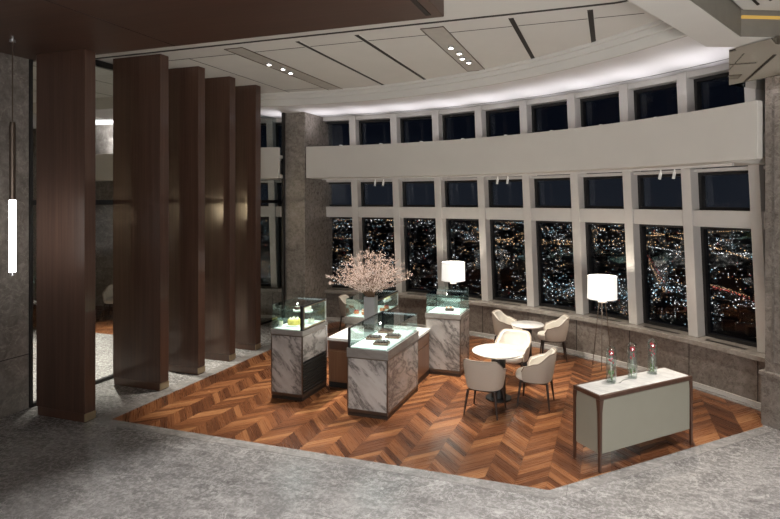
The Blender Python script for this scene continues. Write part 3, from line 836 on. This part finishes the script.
# ------------------------------------------------------------------ console
t = thing('console_table','sage lacquered console with walnut frame and white top at the parquet edge','console',(.27,7.21,.0045),R_(45.5))
Lh, Wh, Hh = .785, .22, .872
top = MB().box(-Lh+.035,Lh-.035,-Wh+.035,Wh-.035,Hh-.03,Hh+.002).build('top', M['marble_top'], t, bevel=.004)
q = MB()
q.box(-Lh,Lh,-Wh,-Wh+.034,Hh-.05,Hh); q.box(-Lh,Lh,Wh-.034,Wh,Hh-.05,Hh); q.box(-Lh,-Lh+.034,-Wh+.034,Wh-.034,Hh-.05,Hh); q.box(Lh-.034,Lh,-Wh+.034,Wh-.034,Hh-.05,Hh)
q.build('top_frame', M['walnut_dark'], t, bevel=.007)
for sx in (-1,1):
    for sy in (-1,1):
        q = MB(); z1 = Hh-.051
        X0, Y0 = sx*Lh, sy*Wh
        def sq(w_, z): return [(X0, Y0, z),(X0-sx*w_,Y0,z),(X0-sx*w_,Y0-sy*w_,z),(X0,Y0-sy*w_,z)]
        for wa, za, wb_, zb_ in ((.026,0,.036,.45),(.036,.45,.040,.68),(.040,.68,.062,z1)):
            q.hexa(sq(wa,za)+sq(wb_,zb_))
        q.build('leg', M['walnut_dark'], t)
q = MB(); q.box(-Lh+.045,Lh-.045,-Wh+.008,-Wh+.022,.205,Hh-.053); q.build('front_panel', M['panel'], t, bevel=.006)
q = MB(); q.box(-Lh+.045,Lh-.045,Wh-.022,Wh-.008,.205,Hh-.053); q.build('back_panel', M['panel'], t, bevel=.006)
for sx in (-1,1):
    xa = sx*(Lh-.015); q = MB(); q.box(xa-.007,xa+.007,-Wh+.043,Wh-.043,.205,Hh-.053); q.build('end_panel', M['panel'], t, bevel=.005)
q = MB(); q.box(-Lh+.05,Lh-.05,-Wh+.024,Wh-.024,.21,.225); q.build('bottom_panel', M['walnut_dark'], t)

zv = Hh+.002+.0045
for i, (x,y,lab) in enumerate(((.0,7.03,'left'),(.25,7.30,'middle'),(.50,7.565,'right'))):
    t = thing('glass_vase','tall rounded glass vase with a red flower inside, %s one on the console' % lab,'vase',(x,y,zv),0,'glass vases on the console')
    pr = [(0,0),(.045,0),(.05,.01),(.052,.12),(.048,.24),(.054,.33),(.05,.39),(.035,.43),(.018,.44),
          (.017,.434),(.032,.424),(.045,.387),(.049,.33),(.043,.24),(.047,.12),(.045,.02),(0,.018)]
    MB().lathe(pr, (0,0,0), 28, False).build('body', M['vglass'], t, smooth=True); t.scale = (1.18,1.18,1)
    t = thing('red_flower','red flower on a green stem standing in the %s glass vase' % lab,'flower',(x,y,zv+.019),i*2.1,'red flowers in the vases')
    rr = random.Random(i+5)
    pts = [(.018,0,0),(-.012,.01,.10),(.015,-.01,.2),(0,0,.31)]
    MB().tube(pts, [.004,.004,.003,.003], 6).build('stem', M['green'], t, smooth=True)
    q = MB()
    for k in range(5): q.blob((rr.uniform(-.025,.025),rr.uniform(-.025,.025),rr.uniform(.02,.11)), .026, 1, .1, (.45,.3,1.3))
    q.build('leaves', M['green'], t, smooth=True)
    q = MB()
    for k in range(9):
        a = k*2.4; q.blob((.016*cos(a),.016*sin(a),.335+rr.uniform(-.02,.025)), .019, 1, .15, (1,1,.8))
    q.build('bloom', M['red'], t, smooth=True)
    q = MB()
    for k in range(4): q.blob((.028*cos(k*1.7)*.8,.028*sin(k*1.7)*.8,.22+k*.018), .012, 1, .2, (1,1,1.4))
    q.build('petals', M['red'], t, smooth=True)
cd = thing('thin_cord','thin dark cord lying on the white console top between left and middle vases','cord',(.09,7.03,zv))
MB().tube([(0,0,.004),(.03,.04,.004),(.03,.09,.004),(.06,.14,.004),(.12,.2,.004)], .003, 6).build('strand', M['steel'], cd, smooth=True)

# ------------------------------------------------------------------ city at night
rc = random.Random(11)
ZG = -340
struct(MB().box(-16000,16000,600,26000,ZG-4,ZG).build('ground_city', m_plain('city_ground', (.006,.008,.011), .9, var=.4, nscale=.004)))
AZ0 = R_(18.3)
def polar(azd, D):                        # az from the lounge's long axis, clockwise degrees
    a = R_(azd) - AZ0
    return (D*sin(a), D*cos(a))
kinds = {'white':[], 'teal':[], 'amber':[], 'red':[]}
def put(k, az, D, dz=0, s=1.0):
    x, y = polar(az, D)
    kinds[k].append((x,y,ZG+4+dz, D*.00085*s*rc.uniform(.55,1.25)))
# general scatter, clustered in blocks
cl = [(rc.uniform(-32,40), 1650*math.exp(rc.random()**1.5*2.0)) for _ in range(520)]
for az, D in cl:
    kk = rc.choices(['white','teal','amber'],[.42,.28,.30])[0]
    for _ in range(rc.randint(3,15)):
        put(kk if rc.random() < .75 else rc.choice(['white','amber','teal']), az+rc.gauss(0,.55), D*(1+rc.gauss(0,.03)), rc.uniform(0,25), rc.choice((.5,.6,.8,1.1)))
for _ in range(4200): put(rc.choices(['white','teal','amber','red'],[.45,.2,.3,.05])[0], rc.uniform(-32,40), 1650*math.exp(rc.random()**1.4*2.0), rc.uniform(0,30), rc.choice((.4,.5,.65)))
# lit band of large blocks to the right
for _ in range(520): put(rc.choice(['white','teal','teal']), rc.uniform(11,27), 2100+rc.gauss(0,170), rc.uniform(0,30), rc.uniform(.7,1.3))
for _ in range(170): put('white', rc.uniform(24,35), 1900+rc.gauss(0,60), rc.uniform(0,15), .9)
for _ in range(160): put('amber', rc.uniform(7,27), 4600+rc.gauss(0,300), 0, 1.0)
# highways (az, D) polylines
def road(p, n, k, s=.8):
    for i in range(n):
        f = i/n*(len(p)-1); j = int(f); u = f-j
        put(k, p[j][0]*(1-u)+p[j+1][0]*u+rc.gauss(0,.05), math.exp(math.log(p[j][1])*(1-u)+math.log(p[j+1][1])*u)*(1+rc.gauss(0,.006)), 0, s)
road([(22,6200),(27,4600),(31.5,3300),(36,2600)], 150, 'amber')
road([(21.5,3600),(22.4,2700),(23.2,2150),(25,1780)], 90, 'amber', .6)
road([(21.7,3600),(22.7,2700),(23.6,2150),(25.6,1780)], 45, 'red', .55)
road([(26.5,2450),(29,2300),(32,2000),(35,1750)], 90, 'red', .65)
road([(26.3,2500),(28.8,2350),(31.8,2050),(35,1800)], 90, 'amber', .65)
road([(20,4500),(24,4000),(28,3900),(34,4200)], 90, 'white', .8)
road([(17,7000),(22,5600),(25,6200),(33,7600)], 120, 'amber', .8)
road([(-12,5200),(0,4200),(8,4800),(16,4200)], 120, 'amber', .7)
road([(10.0,1750),(10.6,1900),(10.9,2150),(10.7,2500),(10.2,2700)], 60, 'red', 1.1)
road([(9.5,1750),(10.0,1950),(10.3,2200),(10.1,2500)], 60, 'white', 1.1)
cm = {'white':m_emit('light_white',(1,.95,.88),1.25,False),'teal':m_emit('light_teal',(.62,.92,1.0),.8,False),'amber':m_emit('light_amber',(1,.58,.28),1.15,False),'red':m_emit('light_red',(1,.16,.12),1.2,False)}
vs, fs, mi = [], [], []
for m_i, k in enumerate(kinds):
    for (x,y,z,r) in kinds[k]:
        b = len(vs)
        vs += [(x+r,y,z),(x-r,y,z),(x,y+r,z),(x,y-r,z),(x,y,z+r),(x,y,z-r)]
        fs += [(b,b+2,b+4),(b+2,b+1,b+4),(b+1,b+3,b+4),(b+3,b,b+4),(b+2,b,b+5),(b+1,b+2,b+5),(b+3,b+1,b+5),(b,b+3,b+5)]
        mi += [m_i]*8
for _ in range(420):                      # dark low blocks between the lights
    az = rc.uniform(-32,40); D = 1400*math.exp(rc.random()*1.6); x, y = polar(az, D); w_, h_ = rc.uniform(14,36), rc.uniform(10,34)
    b = len(vs)
    vs += [(x+i*w_, y+j*w_*.6, ZG+k*h_) for k in (0,1) for i,j in ((-1,-1),(1,-1),(1,1),(-1,1))]
    fs += [(b+4,b+5,b+6,b+7),(b,b+1,b+5,b+4),(b+1,b+2,b+6,b+5),(b+2,b+3,b+7,b+6),(b+3,b,b+4,b+7)]; mi += [4]*5
me = bpy.data.meshes.new('night_city'); me.from_pydata(vs,[],fs)
for k in kinds: me.materials.append(cm[k])
me.materials.append(m_plain('building_dark',(.010,.013,.018),.8,var=.3,nscale=.01))
me.polygons.foreach_set('material_index', mi)
o = bpy.data.objects.new('night_city', me); COL.objects.link(o); o['kind'] = 'stuff'
o['label'] = 'night city lights and blocks far below the windows'; o['category'] = 'city'

# ------------------------------------------------------------------ world (night sky)
wld = bpy.data.worlds.new('night_sky'); S.world = wld; wld.use_nodes = True
nt = wld.node_tree; nt.nodes.clear()
wo = nt.nodes.new('ShaderNodeOutputWorld'); bg = nt.nodes.new('ShaderNodeBackground')
tc = nt.nodes.new('ShaderNodeTexCoord'); sp = nt.nodes.new('ShaderNodeSeparateXYZ'); nt.links.new(tc.outputs['Generated'], sp.inputs[0])
c = ramp(nt, sp.outputs[2], [(0,(.0075,.0085,.011)),(.04,(.007,.008,.0105)),(.12,(.0015,.002,.0035)),(.6,(.001,.001,.002))])
nt.links.new(c, bg.inputs[0]); bg.inputs[1].default_value = 1.0; nt.links.new(bg.outputs[0], wo.inputs[0])

# ------------------------------------------------------------------ lights
def aim(o, tgt):
    dv = Vector(tgt)-Vector(o.location); o.rotation_euler = dv.to_track_quat('-Z','Y').to_euler()
def spot(name, loc, tgt, e, ang, blend=.5, col=(1,.92,.81), soft=.05):
    l = bpy.data.lights.new(name,'SPOT'); l.energy = e; l.spot_size = R_(ang); l.spot_blend = blend; l.color = col; l.shadow_soft_size = soft
    o = bpy.data.objects.new(name, l); COL.objects.link(o); o.location = loc; aim(o, tgt); return o
def area(name, loc, tgt, e, sx, sy, col=(1,.9,.78), spread=180):
    l = bpy.data.lights.new(name,'AREA'); l.shape = 'RECTANGLE'; l.size = sx; l.size_y = sy; l.energy = e; l.color = col; l.spread = R_(spread)
    o = bpy.data.objects.new(name, l); COL.objects.link(o); o.location = loc; aim(o, tgt); return o
for y, tg in ((8.1,(-5.7,7.9,0)),(8.46,(-4.85,7.75,1.2)),(8.77,(-4.0,9.0,1.2))):
    spot('ceiling_spot', (-5.55,y,5.36), tg, 470, 46, .6)
for y, tg, e in ((8.1,(-1.7,8.3,.7),340),(8.45,(-3.2,8.0,1),430),(8.78,(-1.6,10.2,.7),380),(9.06,(-2.2,8.9,0),380)):
    spot('ceiling_spot', (-2.34,y,5.36), tg, e, 44, .6)
spot('ceiling_spot', (.5,7.5,5.0), (.27,7.2,.8), 190, 40, .6)
# lobby downlights over the foreground floor; rows behind the camera added for bounce
for x, y in ((-3.2,3.3),(-.8,3.2),(1.2,4.6),(-2.6,4.4),(2.9,6.0),(.4,1.6),(3.4,3.4),(-3.4,.4),(3.2,.4),(-3.2,-2.4),(0,-2.2),(3.2,-2.6),(-2.4,-5),(1.8,-5),(5.2,5.4)):
    zz = 5.16 if x < -1.82 else 5.04
    spot('lobby_downlight_and_fill', (x,y,zz), (x+.1,y+.3,0), 300, (64 if x < -2 else 78), (.35 if x < -2 else .7), (1,.98,.955), .08)
# uplights on the shelf
for i in range(-1,10):
    tt = T0+DT*(.55+i); 
    if -10 < tt < -6: continue
    p = arc(10.50, tt, 4.30); spot('shelf_uplight_lamp', p, arc(10.25,tt,6), 20, 92, 1, (.98,.95,1.0), .06)
# spots under the band, towards the tables and windows
for tt, e in ((3,60),(20,70),(41,70)):
    p = arc(10.40, tt, 3.40); spot('band_spot', p, arc(9.9,tt,0), e*1.6, 95, .8, (1,.88,.74), .03)
# unseen fill lights added behind the camera, mainly to lift the ceiling
area('lobby_fill', (-.5,-5.5,2.6), (-2,8,5.6), 55, 7, 2.4, (1,.98,.955), 120)
area('ceiling_fill', (2.0,-1.5,2.0), (-.5,4.5,5.4), 110, 3, 2, (1,.98,.955), 110)
# light in the next room
spot('next_room_spot', (-9.6,8.2,5.3), (-9.7,8.3,0), 3200, 70, .7)
spot('next_room_spot', (-12.6,9.8,5.3), (-12.8,10.9,.3), 500, 50, .7)
spot('next_room_uplight', (-12.6,11.2,4.42), (-12.9,11.75,5.0), 200, 120, 1, (1,.97,1), .05)

# ------------------------------------------------------------------ camera
cam = bpy.data.cameras.new('camera'); co = bpy.data.objects.new('camera', cam); COL.objects.link(co)
co.location = (0,0,3.1); co.rotation_euler = (R_(90),0,R_(18.3))
cam.sensor_fit = 'HORIZONTAL'; cam.sensor_width = 36; cam.lens = 36*548/780
cam.shift_x = -(430-390)/780; cam.shift_y = -(259.5-200)/780
cam.clip_end = 40000; cam.clip_start = .05
S.camera = co
S.view_settings.view_transform = 'Standard'; S.view_settings.look = 'None'; S.view_settings.gamma = 1
S.view_settings.exposure = 0.95; S.view_settings.use_curve_mapping = False
S.cycles.use_denoising = True
S.cycles.max_bounces = 10; S.cycles.transparent_max_bounces = 24; S.cycles.sample_clamp_indirect = 6; S.cycles.caustics_reflective = True
